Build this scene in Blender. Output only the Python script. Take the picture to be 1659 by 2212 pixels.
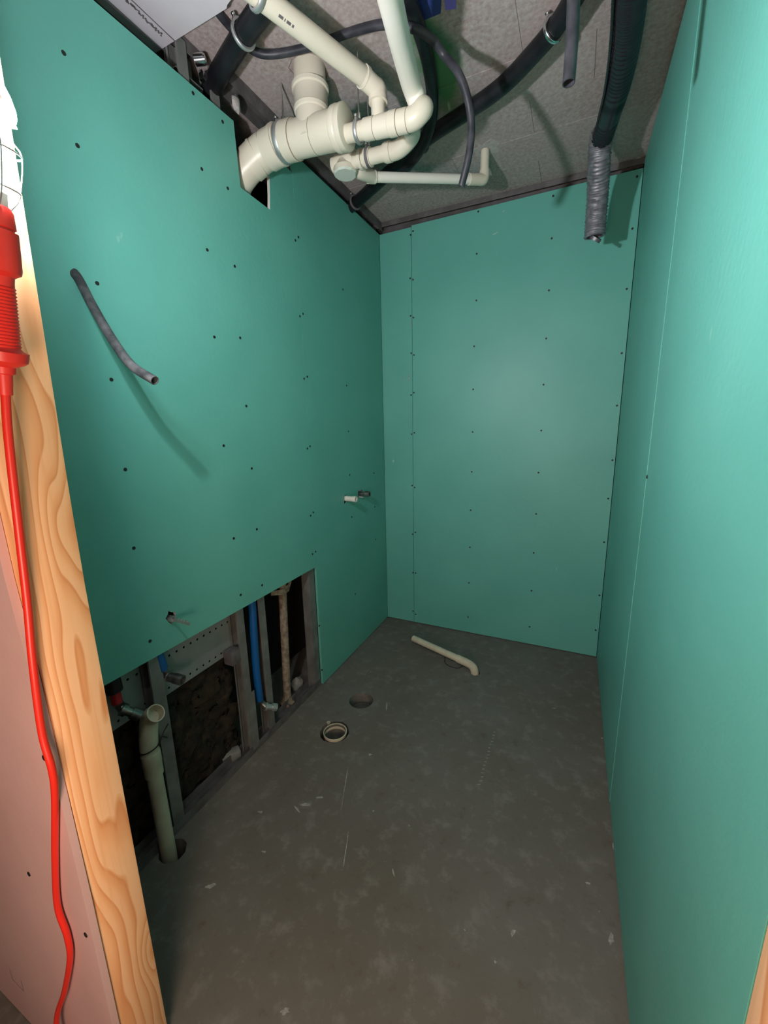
import bpy, bmesh, math, random
from mathutils import Vector, Matrix
from mathutils.geometry import delaunay_2d_cdt
random.seed(7)
for o in list(bpy.data.objects): bpy.data.objects.remove(o)
SC = bpy.context.scene
COL = SC.collection
# ------------------------------------------------------------------ camera
YAW, PITCH, ROLL = -0.4368, -0.2105, -0.0224
fwd = Vector((math.sin(YAW)*math.cos(PITCH), math.cos(YAW)*math.cos(PITCH), math.sin(PITCH)))
rt = Vector((math.cos(YAW), -math.sin(YAW), 0)); up = rt.cross(fwd)
r2 = math.cos(ROLL)*rt + math.sin(ROLL)*up; u2 = -math.sin(ROLL)*rt + math.cos(ROLL)*up
cd = bpy.data.cameras.new('camera'); cam = bpy.data.objects.new('camera', cd); COL.objects.link(cam)
M = Matrix((r2, u2, -fwd)).transposed().to_4x4(); M.translation = Vector((1.2002, 0, 1.4317)); cam.matrix_world = M
cd.sensor_fit = 'VERTICAL'; cd.sensor_height = 24; cd.lens = 24*878.8/2212; cd.clip_start = 0.02
SC.camera = cam
# ------------------------------------------------------------------ world, added fill standing for next-room light, exposure
wd = bpy.data.worlds.new('world'); SC.world = wd; wd.use_nodes = True
wd.node_tree.nodes['Background'].inputs[0].default_value = (1, 0.9, 0.84, 1)
wd.node_tree.nodes['Background'].inputs[1].default_value = 0.05
ld = bpy.data.lights.new('next_room_fill', 'POINT'); ld.energy = 38; ld.color = (1, 0.75, 0.58); ld.shadow_soft_size = 0.22  # unseen warm fill, added to brighten the post and pink board
lo = bpy.data.objects.new('next_room_fill', ld); COL.objects.link(lo); lo.location = (1.08, -.40, .95)
BULB_STRENGTH, FRONTGLOW_STRENGTH = 330, 3000
SC.view_settings.view_transform = 'Standard'; SC.view_settings.look = 'None'
SC.view_settings.exposure = 0.30; SC.view_settings.gamma = 1.0; SC.view_settings.use_curve_mapping = False

# ------------------------------------------------------------------ materials
def nt(name):
    m = bpy.data.materials.new(name); m.use_nodes = True
    t = m.node_tree; b = t.nodes['Principled BSDF']
    return m, t, b
def node(t, kind, **kw):
    n = t.nodes.new(kind)
    for k, v in kw.items():
        if k.startswith('i_'):
            key = k[2:]; n.inputs[int(key) if key.isdigit() else key.replace('_', ' ')].default_value = v
        else: setattr(n, k, v)
    return n
def c4(c): return (c[0], c[1], c[2], 1)
def mat(name, col, col2=None, rough=.5, metal=0, scale=8, bump=0, bscale=60, coat=0, detail=4, lo=.35, hi=.65, spec=None, stretch=None):
    """a base colour broken by noise toward a second colour, fine bump on top"""
    m, t, b = nt(name)
    b.inputs['Roughness'].default_value = rough; b.inputs['Metallic'].default_value = metal
    if spec is not None: b.inputs['Specular IOR Level'].default_value = spec
    if coat: b.inputs['Coat Weight'].default_value = coat
    tc = node(t, 'ShaderNodeTexCoord'); vec = tc.outputs['Object']
    if stretch:
        mp = node(t, 'ShaderNodeMapping'); mp.inputs['Scale'].default_value = stretch
        t.links.new(vec, mp.inputs[0]); vec = mp.outputs[0]
    if col2 is None: b.inputs['Base Color'].default_value = c4(col)
    else:
        n = node(t, 'ShaderNodeTexNoise', i_Scale=scale, i_Detail=detail); t.links.new(vec, n.inputs['Vector'])
        r = node(t, 'ShaderNodeValToRGB'); r.color_ramp.elements[0].position = lo; r.color_ramp.elements[1].position = hi
        r.color_ramp.elements[0].color = c4(col); r.color_ramp.elements[1].color = c4(col2)
        t.links.new(n.outputs[0], r.inputs[0]); t.links.new(r.outputs[0], b.inputs['Base Color'])
    if bump:
        n2 = node(t, 'ShaderNodeTexNoise', i_Scale=bscale, i_Detail=3); t.links.new(vec, n2.inputs['Vector'])
        bp = node(t, 'ShaderNodeBump', i_Strength=bump, i_Distance=.004); t.links.new(n2.outputs[0], bp.inputs['Height'])
        t.links.new(bp.outputs[0], b.inputs['Normal'])
    return m
def mix(t, fac, a, b):
    n = node(t, 'ShaderNodeMix', data_type='RGBA')
    if isinstance(fac, float): n.inputs[0].default_value = fac
    else: t.links.new(fac, n.inputs[0])
    for s, v in ((6, a), (7, b)):
        if isinstance(v, tuple): n.inputs[s].default_value = c4(v)
        else: t.links.new(v, n.inputs[s])
    return n.outputs[2]
def ramp(t, src, lo, hi, inv=False):
    r = node(t, 'ShaderNodeMapRange', i_From_Min=lo, i_From_Max=hi, i_To_Min=1. if inv else 0., i_To_Max=0. if inv else 1.)
    t.links.new(src, r.inputs[0]); return r.outputs[0]

def green_board():
    m, t, b = nt('green_plasterboard_paper')
    tc = node(t, 'ShaderNodeTexCoord')
    n1 = node(t, 'ShaderNodeTexNoise', i_Scale=3., i_Detail=5); t.links.new(tc.outputs['Object'], n1.inputs[0])
    base = mix(t, ramp(t, n1.outputs[0], .3, .7), (.106, .375, .315), (.126, .415, .35))
    mp = node(t, 'ShaderNodeMapping'); mp.inputs['Scale'].default_value = (9, 9, 3.2); t.links.new(tc.outputs['Object'], mp.inputs[0])
    n2 = node(t, 'ShaderNodeTexNoise', i_Scale=1.6, i_Detail=7, i_Roughness=.62, i_Distortion=.4); t.links.new(mp.outputs[0], n2.inputs[0])
    scuff = ramp(t, n2.outputs[0], .70, .80)
    base = mix(t, scuff, base, (.33, .58, .52))
    t.links.new(base, b.inputs['Base Color'])
    b.inputs['Roughness'].default_value = .46; b.inputs['Specular IOR Level'].default_value = .42
    n3 = node(t, 'ShaderNodeTexNoise', i_Scale=55., i_Detail=4); t.links.new(tc.outputs['Object'], n3.inputs[0])
    bp = node(t, 'ShaderNodeBump', i_Strength=.22, i_Distance=.003); t.links.new(n3.outputs[0], bp.inputs['Height']); t.links.new(bp.outputs[0], b.inputs['Normal'])
    return m
def concrete_floor():
    m, t, b = nt('dusty_concrete_floor')
    tc = node(t, 'ShaderNodeTexCoord'); O = tc.outputs['Object']
    n1 = node(t, 'ShaderNodeTexNoise', i_Scale=1.7, i_Detail=6, i_Roughness=.6); t.links.new(O, n1.inputs[0])
    n2 = node(t, 'ShaderNodeTexNoise', i_Scale=14., i_Detail=8, i_Roughness=.7); t.links.new(O, n2.inputs[0])
    n3 = node(t, 'ShaderNodeTexNoise', i_Scale=34., i_Detail=3); t.links.new(O, n3.inputs[0])
    base = mix(t, ramp(t, n1.outputs[0], .32, .68), (.122, .108, .091), (.152, .146, .133))
    base = mix(t, ramp(t, n2.outputs[0], .52, .75), base, (.215, .205, .192))
    base = mix(t, ramp(t, n2.outputs[0], .30, .42, True), base, (.11, .092, .075))
    base = mix(t, ramp(t, n3.outputs[0], .73, .80), base, (.40, .40, .38))
    t.links.new(base, b.inputs['Base Color']); b.inputs['Roughness'].default_value = .82; b.inputs['Specular IOR Level'].default_value = .3
    bp = node(t, 'ShaderNodeBump', i_Strength=.35, i_Distance=.003); t.links.new(n2.outputs[0], bp.inputs['Height']); t.links.new(bp.outputs[0], b.inputs['Normal'])
    return m
def concrete_ceiling():
    m, t, b = nt('raw_concrete_ceiling')
    tc = node(t, 'ShaderNodeTexCoord'); O = tc.outputs['Object']
    n1 = node(t, 'ShaderNodeTexNoise', i_Scale=2.3, i_Detail=6); t.links.new(O, n1.inputs[0])
    n2 = node(t, 'ShaderNodeTexNoise', i_Scale=70., i_Detail=6, i_Roughness=.7); t.links.new(O, n2.inputs[0])
    base = mix(t, ramp(t, n1.outputs[0], .33, .68), (.265, .205, .195), (.345, .285, .275))
    base = mix(t, ramp(t, n2.outputs[0], .35, .65), base, (.42, .375, .365))
    # green marking spray: a loose oval of paint on the concrete
    sep = node(t, 'ShaderNodeVectorMath', operation='SUBTRACT'); t.links.new(O, sep.inputs[0]); sep.inputs[1].default_value = (.672, 1.66, 2.66)
    sc = node(t, 'ShaderNodeVectorMath', operation='MULTIPLY'); t.links.new(sep.outputs[0], sc.inputs[0]); sc.inputs[1].default_value = (12.5, 4.0, 0)
    ln = node(t, 'ShaderNodeVectorMath', operation='LENGTH'); t.links.new(sc.outputs[0], ln.inputs[0])
    n4 = node(t, 'ShaderNodeTexNoise', i_Scale=11., i_Detail=4); t.links.new(O, n4.inputs[0])
    ad = node(t, 'ShaderNodeMath', operation='ADD'); t.links.new(ln.outputs['Value'], ad.inputs[0]); t.links.new(n4.outputs[0], ad.inputs[1])
    base = mix(t, ramp(t, ad.outputs[0], 1.05, 1.65, True), base, (.075, .20, .09))
    t.links.new(base, b.inputs['Base Color']); b.inputs['Roughness'].default_value = .9; b.inputs['Specular IOR Level'].default_value = .2
    bp = node(t, 'ShaderNodeBump', i_Strength=.3, i_Distance=.003); t.links.new(n2.outputs[0], bp.inputs['Height']); t.links.new(bp.outputs[0], b.inputs['Normal'])
    return m
def timber():
    """flat-sawn softwood: wandering growth rings, bulging round a few knots"""
    m, t, b = nt('planed_softwood')
    tc = node(t, 'ShaderNodeTexCoord'); O = tc.outputs['Object']
    def M_(op, a, c=None):
        n = node(t, 'ShaderNodeMath', operation=op)
        for k, v in ((0, a), (1, c)):
            if v is None: continue
            if isinstance(v, (int, float)): n.inputs[k].default_value = v
            else: t.links.new(v, n.inputs[k])
        return n.outputs[0]
    sp_ = node(t, 'ShaderNodeSeparateXYZ'); t.links.new(O, sp_.inputs[0])
    mp = node(t, 'ShaderNodeMapping'); mp.inputs['Scale'].default_value = (7, 7, 1.0); t.links.new(O, mp.inputs[0])
    ns = node(t, 'ShaderNodeTexNoise', i_Scale=1.5, i_Detail=2.); t.links.new(mp.outputs[0], ns.inputs[0])
    ph = M_('ADD', M_('MULTIPLY', M_('ADD', sp_.outputs[1], sp_.outputs[0]), 38.), M_('MULTIPLY', ns.outputs[0], 6.5))
    for (y, z, ay, az, amp) in ((.392, 1.27, 22, 9, 2.6), (.402, .28, 34, 14, 2.2), (.372, 1.62, 26, 8, 2.0), (.345, .72, 30, 5, 1.5)):
        dy = M_('MULTIPLY', M_('SUBTRACT', sp_.outputs[1], y), ay); dz = M_('MULTIPLY', M_('SUBTRACT', sp_.outputs[2], z), az)
        d2 = M_('ADD', M_('MULTIPLY', dy, dy), M_('MULTIPLY', dz, dz))
        ph = M_('ADD', ph, M_('MULTIPLY', M_('EXPONENT', M_('MULTIPLY', d2, -1.)), amp))
    fr = M_('FRACT', ph)
    r = node(t, 'ShaderNodeValToRGB'); e = r.color_ramp.elements
    e[0].position = 0; e[0].color = (.95, .56, .31, 1); e[1].position = 1; e[1].color = (.92, .53, .28, 1)
    for p_, c_ in ((.45, (.92, .50, .25)), (.80, (.82, .38, .165)), (.92, (.74, .30, .115))): k = e.new(p_); k.color = c4(c_)
    t.links.new(fr, r.inputs[0])
    mp2 = node(t, 'ShaderNodeMapping'); mp2.inputs['Scale'].default_value = (90, 90, 1.4); t.links.new(O, mp2.inputs[0])
    n2 = node(t, 'ShaderNodeTexNoise', i_Scale=1., i_Detail=3); t.links.new(mp2.outputs[0], n2.inputs[0])
    base = mix(t, ramp(t, n2.outputs[0], .5, .85), r.outputs[0], (.84, .42, .19))
    t.links.new(base, b.inputs['Base Color']); b.inputs['Roughness'].default_value = .62
    bp = node(t, 'ShaderNodeBump', i_Strength=.12, i_Distance=.002); t.links.new(n2.outputs[0], bp.inputs['Height']); t.links.new(bp.outputs[0], b.inputs['Normal'])
    return m
GREEN = green_board(); FLOOR = concrete_floor(); CEIL = concrete_ceiling(); WOOD = timber()
GYPSUM = mat('gypsum_core', (.62, .60, .58), (.5, .49, .47), rough=.95, bump=.5)
PINK = mat('pink_plasterboard_paper', (.62, .385, .36), (.68, .435, .41), rough=.7, scale=4, bump=.1, bscale=80)
GREYBOARD = mat('grey_plasterboard_paper', (.52, .49, .53), (.58, .55, .59), rough=.8, scale=5, bump=.1)
PVC = mat('cream_drain_plastic', (.58, .535, .43), (.63, .585, .485), rough=.36, scale=5)
PVCW = mat('white_drain_plastic', (.70, .675, .60), (.74, .715, .65), rough=.38, scale=5)
PVCD = mat('dusty_drain_plastic', (.58, .53, .40), (.42, .37, .28), rough=.55, scale=11, lo=.45, hi=.75)
CAP = mat('grey_green_screw_cap', (.52, .56, .50), rough=.5)
RUBBER = mat('black_pipe_insulation', (.006, .006, .008), (.014, .014, .017), rough=.42, spec=.3, scale=14, bump=.25, bscale=90)
GLOSSBLACK = mat('glossy_black_hose', (.008, .008, .011), (.014, .014, .018), rough=.24, scale=9)
CONDUIT = mat('grey_black_conduit', (.022, .023, .030), (.05, .05, .06), rough=.45, spec=.35, scale=30, lo=.4, hi=.7)
DUSTYCOND = mat('dusty_grey_conduit', (.035, .038, .042), (.13, .135, .14), rough=.6, scale=34, lo=.36, hi=.66)
BRAID = mat('grey_braided_sleeve', (.13, .125, .145), (.25, .245, .27), rough=.42, metal=.35, scale=40)
ZINC = mat('galvanised_steel', (.40, .415, .42), (.52, .53, .53), rough=.42, metal=.75, scale=16)
ZINCD = mat('dusty_galvanised_steel', (.25, .265, .25), (.16, .157, .15), rough=.6, metal=.45, scale=13, lo=.3, hi=.7)
TRACKM = mat('grey_dusty_track_steel', (.155, .145, .15), (.10, .09, .092), rough=.7, metal=.3, scale=18)
PLATE = mat('grey_painted_plate', (.22, .25, .245), (.27, .29, .285), rough=.5, metal=.25, scale=7)
CHROME = mat('bright_steel', (.75, .76, .78), rough=.2, metal=1)
BRASSD = mat('dark_metal_fitting', (.10, .11, .105), (.30, .30, .28), rough=.35, metal=.8, scale=30)
BLUE = mat('blue_plastic_pipe', (.003, .075, .24), (.004, .09, .28), rough=.4, scale=6)
REDP = mat('red_plastic_pipe', (.42, .012, .02), rough=.45)
REDH = mat('red_rubber_handle', (.74, .028, .02), (.80, .04, .026), rough=.42, scale=9)
REDC = mat('red_cable_sheath', (.78, .025, .012), rough=.38)
RUST = mat('rusted_galvanised_pipe', (.30, .25, .19), (.15, .105, .07), rough=.8, scale=45, lo=.35, hi=.65, bump=.4)
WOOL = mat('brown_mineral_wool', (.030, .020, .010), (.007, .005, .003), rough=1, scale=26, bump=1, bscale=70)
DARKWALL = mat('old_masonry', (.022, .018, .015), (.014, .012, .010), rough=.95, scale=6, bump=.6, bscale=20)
BLOCK = mat('grey_cement_block', (.25, .25, .23), (.19, .19, .18), rough=.9, scale=18, bump=.6)
SCREW = mat('black_phosphate_screw', (.008, .009, .009), rough=.6)
TIE = mat('black_nylon', (.008, .008, .008), rough=.5)
CHALK = mat('white_plaster_smear', (.36, .365, .35), (.24, .24, .225), rough=.95, scale=80, lo=.4, hi=.6)
SCUFF = mat('pale_scuff_on_green', (.30, .52, .47), (.20, .46, .40), rough=.8, scale=60)
BLUETAPE = mat('blue_tape', (.02, .035, .17), rough=.6)
VIOLETTAPE = mat('violet_tape', (.17, .13, .55), rough=.6)
GRIME = mat('grey_dirt_in_pipe', (.15, .14, .115), (.09, .082, .07), rough=.95, scale=22, bump=.5)
JOINT = mat('brown_joint_gap', (.22, .17, .11), rough=.8)
MORTAR = mat('pale_mortar', (.34, .315, .305), (.42, .395, .385), rough=.95, scale=40, bump=.5)
HOLEDARK = mat('dark_pipe_inside', (.03, .03, .028), rough=.9)
def glow(name, s):
    m = bpy.data.materials.new(name); m.use_nodes = True
    t = m.node_tree; t.nodes.remove(t.nodes['Principled BSDF'])
    e = node(t, 'ShaderNodeEmission', i_Strength=float(s)); e.inputs[0].default_value = (.95, .96, 1, 1)
    t.links.new(e.outputs[0], t.nodes['Material Output'].inputs[0]); return m
GLASS = glow('lamp_bulb_glow', BULB_STRENGTH); FRONTGLOW = glow('added_front_glow', FRONTGLOW_STRENGTH)  # bulb glow, plus an added glow that aims light into the room

# ------------------------------------------------------------------ mesh helpers
def V(p): return Vector(p)
class MB:
    def __init__(s): s.v = []; s.f = []; s.m = []
    def add(s, vs, fs, mi=0):
        o = len(s.v); s.v += [tuple(v) for v in vs]; s.f += [tuple(i+o for i in f) for f in fs]
        s.m += [mi]*len(fs) if isinstance(mi, int) else mi
        return s
    def box(s, a, b, mi=0):
        x0, y0, z0 = a; x1, y1, z1 = b
        return s.add([(x0,y0,z0),(x1,y0,z0),(x1,y1,z0),(x0,y1,z0),(x0,y0,z1),(x1,y0,z1),(x1,y1,z1),(x0,y1,z1)],
                     [(0,3,2,1),(4,5,6,7),(0,1,5,4),(1,2,6,5),(2,3,7,6),(3,0,4,7)], mi)
    def tube(s, path, r, n=14, sub=6, smooth=True, rf=None, hollow=0, depth=.03, closed=False):
        P = spline([V(p) for p in path], sub, closed) if smooth else [V(p) for p in path]
        rs = frames(P, closed); L = 0; rings = []
        for i, (p, a, b) in enumerate(rs):
            if i: L += (p-rs[i-1][0]).length
            k = i/(len(rs)-1)
            R = r if not isinstance(r, (list, tuple)) else r[0]+(r[1]-r[0])*k
            rings.append([p+(a*math.cos(h)+b*math.sin(h))*(rf(L, h, R) if rf else R) for h in [2*math.pi*j/n for j in range(n)]])
        if hollow:                                  # open mouth at the far end: fold the wall back inside
            p, a, b = rs[-1]; d = (rs[-1][0]-rs[-2][0]).normalized()
            R = (r if not isinstance(r, (list, tuple)) else r[1])-hollow
            for q in (0, -depth): rings.append([p+d*q+(a*math.cos(h)+b*math.sin(h))*R for h in [2*math.pi*j/n for j in range(n)]])
        vs = [v for ring in rings for v in ring]; fs = []
        m = len(rings)
        for i in range(m if closed else m-1):
            for j in range(n):
                A = i*n+j; B = i*n+(j+1) % n; i2 = (i+1) % m
                fs.append((A, B, i2*n+(j+1) % n, i2*n+j))
        if not closed: fs.append(tuple(range(n))[::-1]); fs.append(tuple((m-1)*n+j for j in range(n)))
        return s.add(vs, fs)
    def lathe(s, p, d, prof, n=24, open_=False):
        """surface of revolution: prof = (distance along d, radius)"""
        p = V(p); d = V(d).normalized(); a = d.orthogonal().normalized(); b = d.cross(a); vs = []; fs = []
        for t, R in prof:
            for j in range(n):
                h = 2*math.pi*j/n; vs.append(p+d*t+(a*math.cos(h)+b*math.sin(h))*max(R, 1e-4))
        for i in range(len(prof)-1):
            for j in range(n): fs.append((i*n+j, i*n+(j+1) % n, (i+1)*n+(j+1) % n, (i+1)*n+j))
        if not open_: fs.append(tuple(range(n))[::-1]); fs.append(tuple((len(prof)-1)*n+j for j in range(n)))
        return s.add(vs, fs)
    def prism(s, prof, fn, a, b, mi=0):
        """closed 2-D profile swept straight: fn(u, v, w) -> 3-D"""
        n = len(prof); vs = [fn(u, v, a) for u, v in prof]+[fn(u, v, b) for u, v in prof]
        fs = [(i, (i+1) % n, n+(i+1) % n, n+i) for i in range(n)]
        tri = delaunay_2d_cdt([Vector(q) for q in prof], [], [list(range(n))], 2, 1e-6)
        idx = [o[0] for o in tri[3]]
        for f in tri[2]:
            fs.append(tuple(idx[i] for i in f)); fs.append(tuple(n+idx[i] for i in f)[::-1])
        return s.add(vs, fs, mi)
    def sheet(s, outline, holes, fn, t0, t1):
        """flat board with holes: outline and holes in (u, v); sides get material 1"""
        loops = [outline]+list(holes); pts = []; fc = []
        for lp in loops:
            o = len(pts); pts += [Vector(q) for q in lp]; fc.append(list(range(o, o+len(lp))))
        r = delaunay_2d_cdt(pts, [], fc, 2, 1e-7); vs = r[0]; n = len(vs)
        s.add([fn(v.x, v.y, t1) for v in vs], r[2], 0); s.add([fn(v.x, v.y, t0) for v in vs], [f[::-1] for f in r[2]], 0)
        for lp in loops:
            m = len(lp)
            s.add([fn(u, v, t0) for u, v in lp]+[fn(u, v, t1) for u, v in lp], [(i, (i+1) % m, m+(i+1) % m, m+i) for i in range(m)], 1)
        return s
    def build(s, name, m, parent=None, ang=38, bevel=0, flat=False):
        me = bpy.data.meshes.new(name); me.from_pydata(s.v, [], s.f)
        for q in (m if isinstance(m, (list, tuple)) else [m]): me.materials.append(q)
        for p, i in zip(me.polygons, s.m): p.material_index = i
        bm = bmesh.new(); bm.from_mesh(me)
        if bevel:
            bmesh.ops.remove_doubles(bm, verts=bm.verts, dist=1e-5)
            bmesh.ops.bevel(bm, geom=[e for e in bm.edges if len(e.link_faces) == 2 and e.calc_face_angle(0) > .6], offset=bevel, segments=2, affect='EDGES', profile=.5)
        bmesh.ops.recalc_face_normals(bm, faces=bm.faces); bm.to_mesh(me); bm.free()
        if not flat:
            for p in me.polygons: p.use_smooth = True
            me.set_sharp_from_angle(angle=math.radians(ang))
        o = bpy.data.objects.new(name, me); COL.objects.link(o); o.parent = parent
        return o
def spline(P, sub, closed=False):
    out = []; n = len(P)
    for i in range(n if closed else n-1):
        if closed: a, b, c, d = P[i-1], P[i], P[(i+1) % n], P[(i+2) % n]
        else:
            b, c = P[i], P[i+1]; a = P[i-1] if i else b*2-c; d = P[i+2] if i+2 < n else c*2-b
        for k in range(sub):
            t = k/sub
            out.append(.5*((2*b)+(c-a)*t+(2*a-5*b+4*c-d)*t*t+(3*b-a-3*c+d)*t**3))
    if not closed: out.append(P[-1])
    return out
def frames(P, closed=False):
    out = []; a = None
    for i, p in enumerate(P):
        if closed: d = P[(i+1) % len(P)]-P[i-1]
        else: d = P[min(i+1, len(P)-1)]-P[max(i-1, 0)]
        d.normalize()
        if a is None: a = d.orthogonal().normalized()
        a = (a-d*a.dot(d)).normalized(); out.append((p, a, d.cross(a)))
    return out
def circle(u, v, r, n=24): return [(u+r*math.cos(2*math.pi*i/n), v+r*math.sin(2*math.pi*i/n)) for i in range(n)]
def rough_loop(u, v, r, n=24, j=.15): return [(u+r*(1+random.uniform(-j, j))*math.cos(2*math.pi*i/n), v+r*(1+random.uniform(-j, j))*math.sin(2*math.pi*i/n)) for i in range(n)]
def empty(name, loc=(0, 0, 0)):
    o = bpy.data.objects.new(name, None); COL.objects.link(o); o.location = loc; o.empty_display_size = .05; return o
def tag(o, label=None, cat=None, group=None, kind=None):
    for k, v in (('label', label), ('category', cat), ('group', group), ('kind', kind)):
        if v: o[k] = v
    return o
def thing(name, label, cat, group=None): return tag(empty(name), label, cat, group)
def onX(u, v, w): return (w, u, v)      # board lying in a plane X = const: u = Y, v = Z
def onY(u, v, w): return (u, w, v)      # plane Y = const: u = X, v = Z
def onZ(u, v, w): return (u, v, w)
W, D, HC, T = 1.414, 2.595, 2.66, .0125
# ------------------------------------------------------------------ floor
fl = MB(); hole_specs = [(.262, 1.670, .064), (.256, 1.418, .066), (.028, .712, .044), (.762, 2.150, .030)]
fl.sheet([(-.34, .316), (2.3, .316), (2.3, 2.75), (-.34, 2.75)],
         [circle(.262, 1.670, .064, 32), rough_loop(.250, 1.420, .070, 32, .05), rough_loop(.028, .712, .044, 24, .06), rough_loop(.762, 2.150, .028, 20, .08)], onZ, -.10, 0)
floor = tag(fl.build('floor', [FLOOR, FLOOR], flat=True), 'dusty grey concrete screed floor with plaster smears', kind='structure')
MB().box((-.34, -2.2, -.22), (2.3, 2.75, -.13)).build('subfloor', FLOOR, floor, flat=True)
def smear(px, py, ln, wd_, ang):
    n = 12; vs = []
    for i in range(n):
        h = 2*math.pi*i/n; rr = random.uniform(.55, 1.2)
        x = ln*math.cos(h)*rr; y = wd_*math.sin(h)*rr
        vs.append((px+x*math.cos(ang)-y*math.sin(ang), py+x*math.sin(ang)+y*math.cos(ang)))
    b = MB(); b.add([(x, y, .0006) for x, y in vs]+[(x, y, .0001) for x, y in vs], [tuple(range(n))]+[(i, (i+1) % n, n+(i+1) % n, n+i) for i in range(n)])
    return b.build('plaster_smear', CHALK, floor, flat=True)
for P, ln, w_, an in (((0.404,1.683,0.000), .035, .004, 1.9), ((0.349,1.045,0.000), .022, .006, .4), ((0.380,1.093,0.000), .016, .005, .5), ((0.331,1.016,0.000), .02, .004, -.4),
                      ((0.208,0.949,0.000), .012, .004, .3), ((0.449,1.174,0.000), .10, .0018, 1.95), ((0.575,0.967,0.000), .07, .0018, 1.95), ((1.135,0.949,0.000), .012, .006, 1.2),
                      ((1.389,1.044,0.000), .02, .007, 1.3), ((1.333,1.177,0.000), .008, .004, .4), ((1.416,1.340,0.000), .014, .004, 1.5), ((0.239,0.683,0.000), .016, .008, .7), ((0.638,0.551,0.000), .012, .006, .6),
                      ((0.758,0.958,0.000), .016, .003, 2.2), ((0.470,1.364,0.000), .01, .006, .4), ((0.322,0.838,0.000), .008, .004, .3), ((1.198,2.003,0.000), .008, .004, .3), ((1.407,1.872,0.000), .008, .004, .3)):
    smear(P[0], P[1], ln, w_, an)
A0, B0 = (0.949,1.716,0.000), (0.944,1.401,0.000)          # the row of short chalk strokes
for i in range(16):
    k = i/15; smear(A0[0]+(B0[0]-A0[0])*k+random.uniform(-.002, .002), A0[1]+(B0[1]-A0[1])*k, .0055+.002*k, .0022, .35)

# ------------------------------------------------------------------ ceiling: slab with the imprint of each shuttering board
ceiling = MB().box((-.34, -2.2, HC+.006), (2.3, 2.75, HC+.20)).build('ceiling', CEIL, flat=True)
tag(ceiling, 'raw concrete ceiling slab with formwork board joints', kind='structure')
ys = [1.12, 1.33, 1.54, 1.75, 1.965, 2.175, 2.385, 2.62]; xs0 = [-.34, .02, .58, 1.175, 1.80]; xs1 = [-.34, .31, .88, 1.48, 1.80]
for r in range(-5, len(ys)-1):
    y0 = ys[0]+.21*r if r < 0 else ys[r]; y1 = ys[0]+.21*(r+1) if r < 0 else ys[r+1]
    xs = [-.34, 1.175, 1.80] if r == 3 else ([-.34, .58, 1.80] if r % 2 else [-.34, .95, 1.80])
    for c in range(len(xs)-1):
        x0, x1 = xs[c], xs[c+1]; g = .0007; dz = random.uniform(-.0008, .0008)
        hs = []
        for hx, hy, hr in ((.264, 1.467, .068), (.734, 2.19, .026)):
            if x0+hr < hx < x1-hr and y0+hr < hy < y1-hr: hs.append(rough_loop(hx, hy, hr, 24, .09))
        MB().sheet([(x0+g, y0+g), (x1-g, y0+g), (x1-g, y1-g), (x0+g, y1-g)], hs, onZ, HC+.03 if hs else HC+.008, HC+dz).build('formwork_board_imprint', [CEIL, CEIL], ceiling, flat=True)
b = MB().sheet([(-.11, .30), (.215, .30), (.235, 1.128), (.21, 1.135), (.20, 1.142), (-.11, 1.147)], [], onZ, 2.620, 2.6325)
sof = tag(b.build('plasterboard_panel', [GREYBOARD, GYPSUM], ceiling, flat=True), 'pale grey plasterboard panel screwed under the ceiling')
b = MB()                                            # torn joint tape on the panel
p0, p1 = V((-0.032,0.998,2.618)), V((-0.037,1.114,2.618))
for i in range(26):
    k = i/25; q = p0+(p1-p0)*k; s = random.uniform(.002, .0045)
    b.lathe((q.x+random.uniform(-.004, .004), q.y, 2.6195), (0, 0, -1), [(0, s), (.0015, s*.8)], 7)
b.build('torn_joint', TRACKM, sof)
q = MB(); q.sheet([(0.691,1.369,2.655)[:2], (0.766,1.405,2.655)[:2], (0.740,1.475,2.655)[:2], (0.686,1.473,2.655)[:2], (0.680,1.446,2.655)[:2]], [], onZ, HC-.004, HC-.002).build('blue_tape', [BLUETAPE, BLUETAPE], ceiling, flat=True)
q = MB(); q.sheet([(0.768,1.406,2.655)[:2], (0.800,1.422,2.655)[:2], (0.786,1.482,2.655)[:2], (0.756,1.472,2.655)[:2]], [], onZ, HC-.004, HC-.002).build('violet_tape', [VIOLETTAPE, VIOLETTAPE], ceiling, flat=True)

for (mx, my, mr) in ((.738, 2.185, .055), (1.386,2.602,2.660)[:2]+(.022,), (0.193,1.261,2.660)[:2]+(.03,), (0.948,1.912,2.660)[:2]+(.012,)):
    MB().sheet(rough_loop(mx, my, mr, 18, .35), [rough_loop(mx-.004, my+.005, .026, 18, .08)] if mr > .05 else [], onZ, HC+.004, HC-.0022).build('mortar_patch', [MORTAR, MORTAR], ceiling, flat=True)
# ------------------------------------------------------------------ screws
scr = MB(); scr.lathe((0, 0, 0), (0, 0, 1), [(-.002, .0054), (.0003, .0054)], 10)
scr_o = scr.build('screw', SCREW); SCR = scr_o.data; bpy.data.objects.remove(scr_o)
def screws(parent, pts, nrm):
    R = V(nrm).to_track_quat('Z', 'Y')
    for p in pts:
        o = bpy.data.objects.new('screw', SCR); COL.objects.link(o); o.parent = parent; o.location = p
        o.rotation_mode = 'QUATERNION'; o.rotation_quaternion = R

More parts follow.
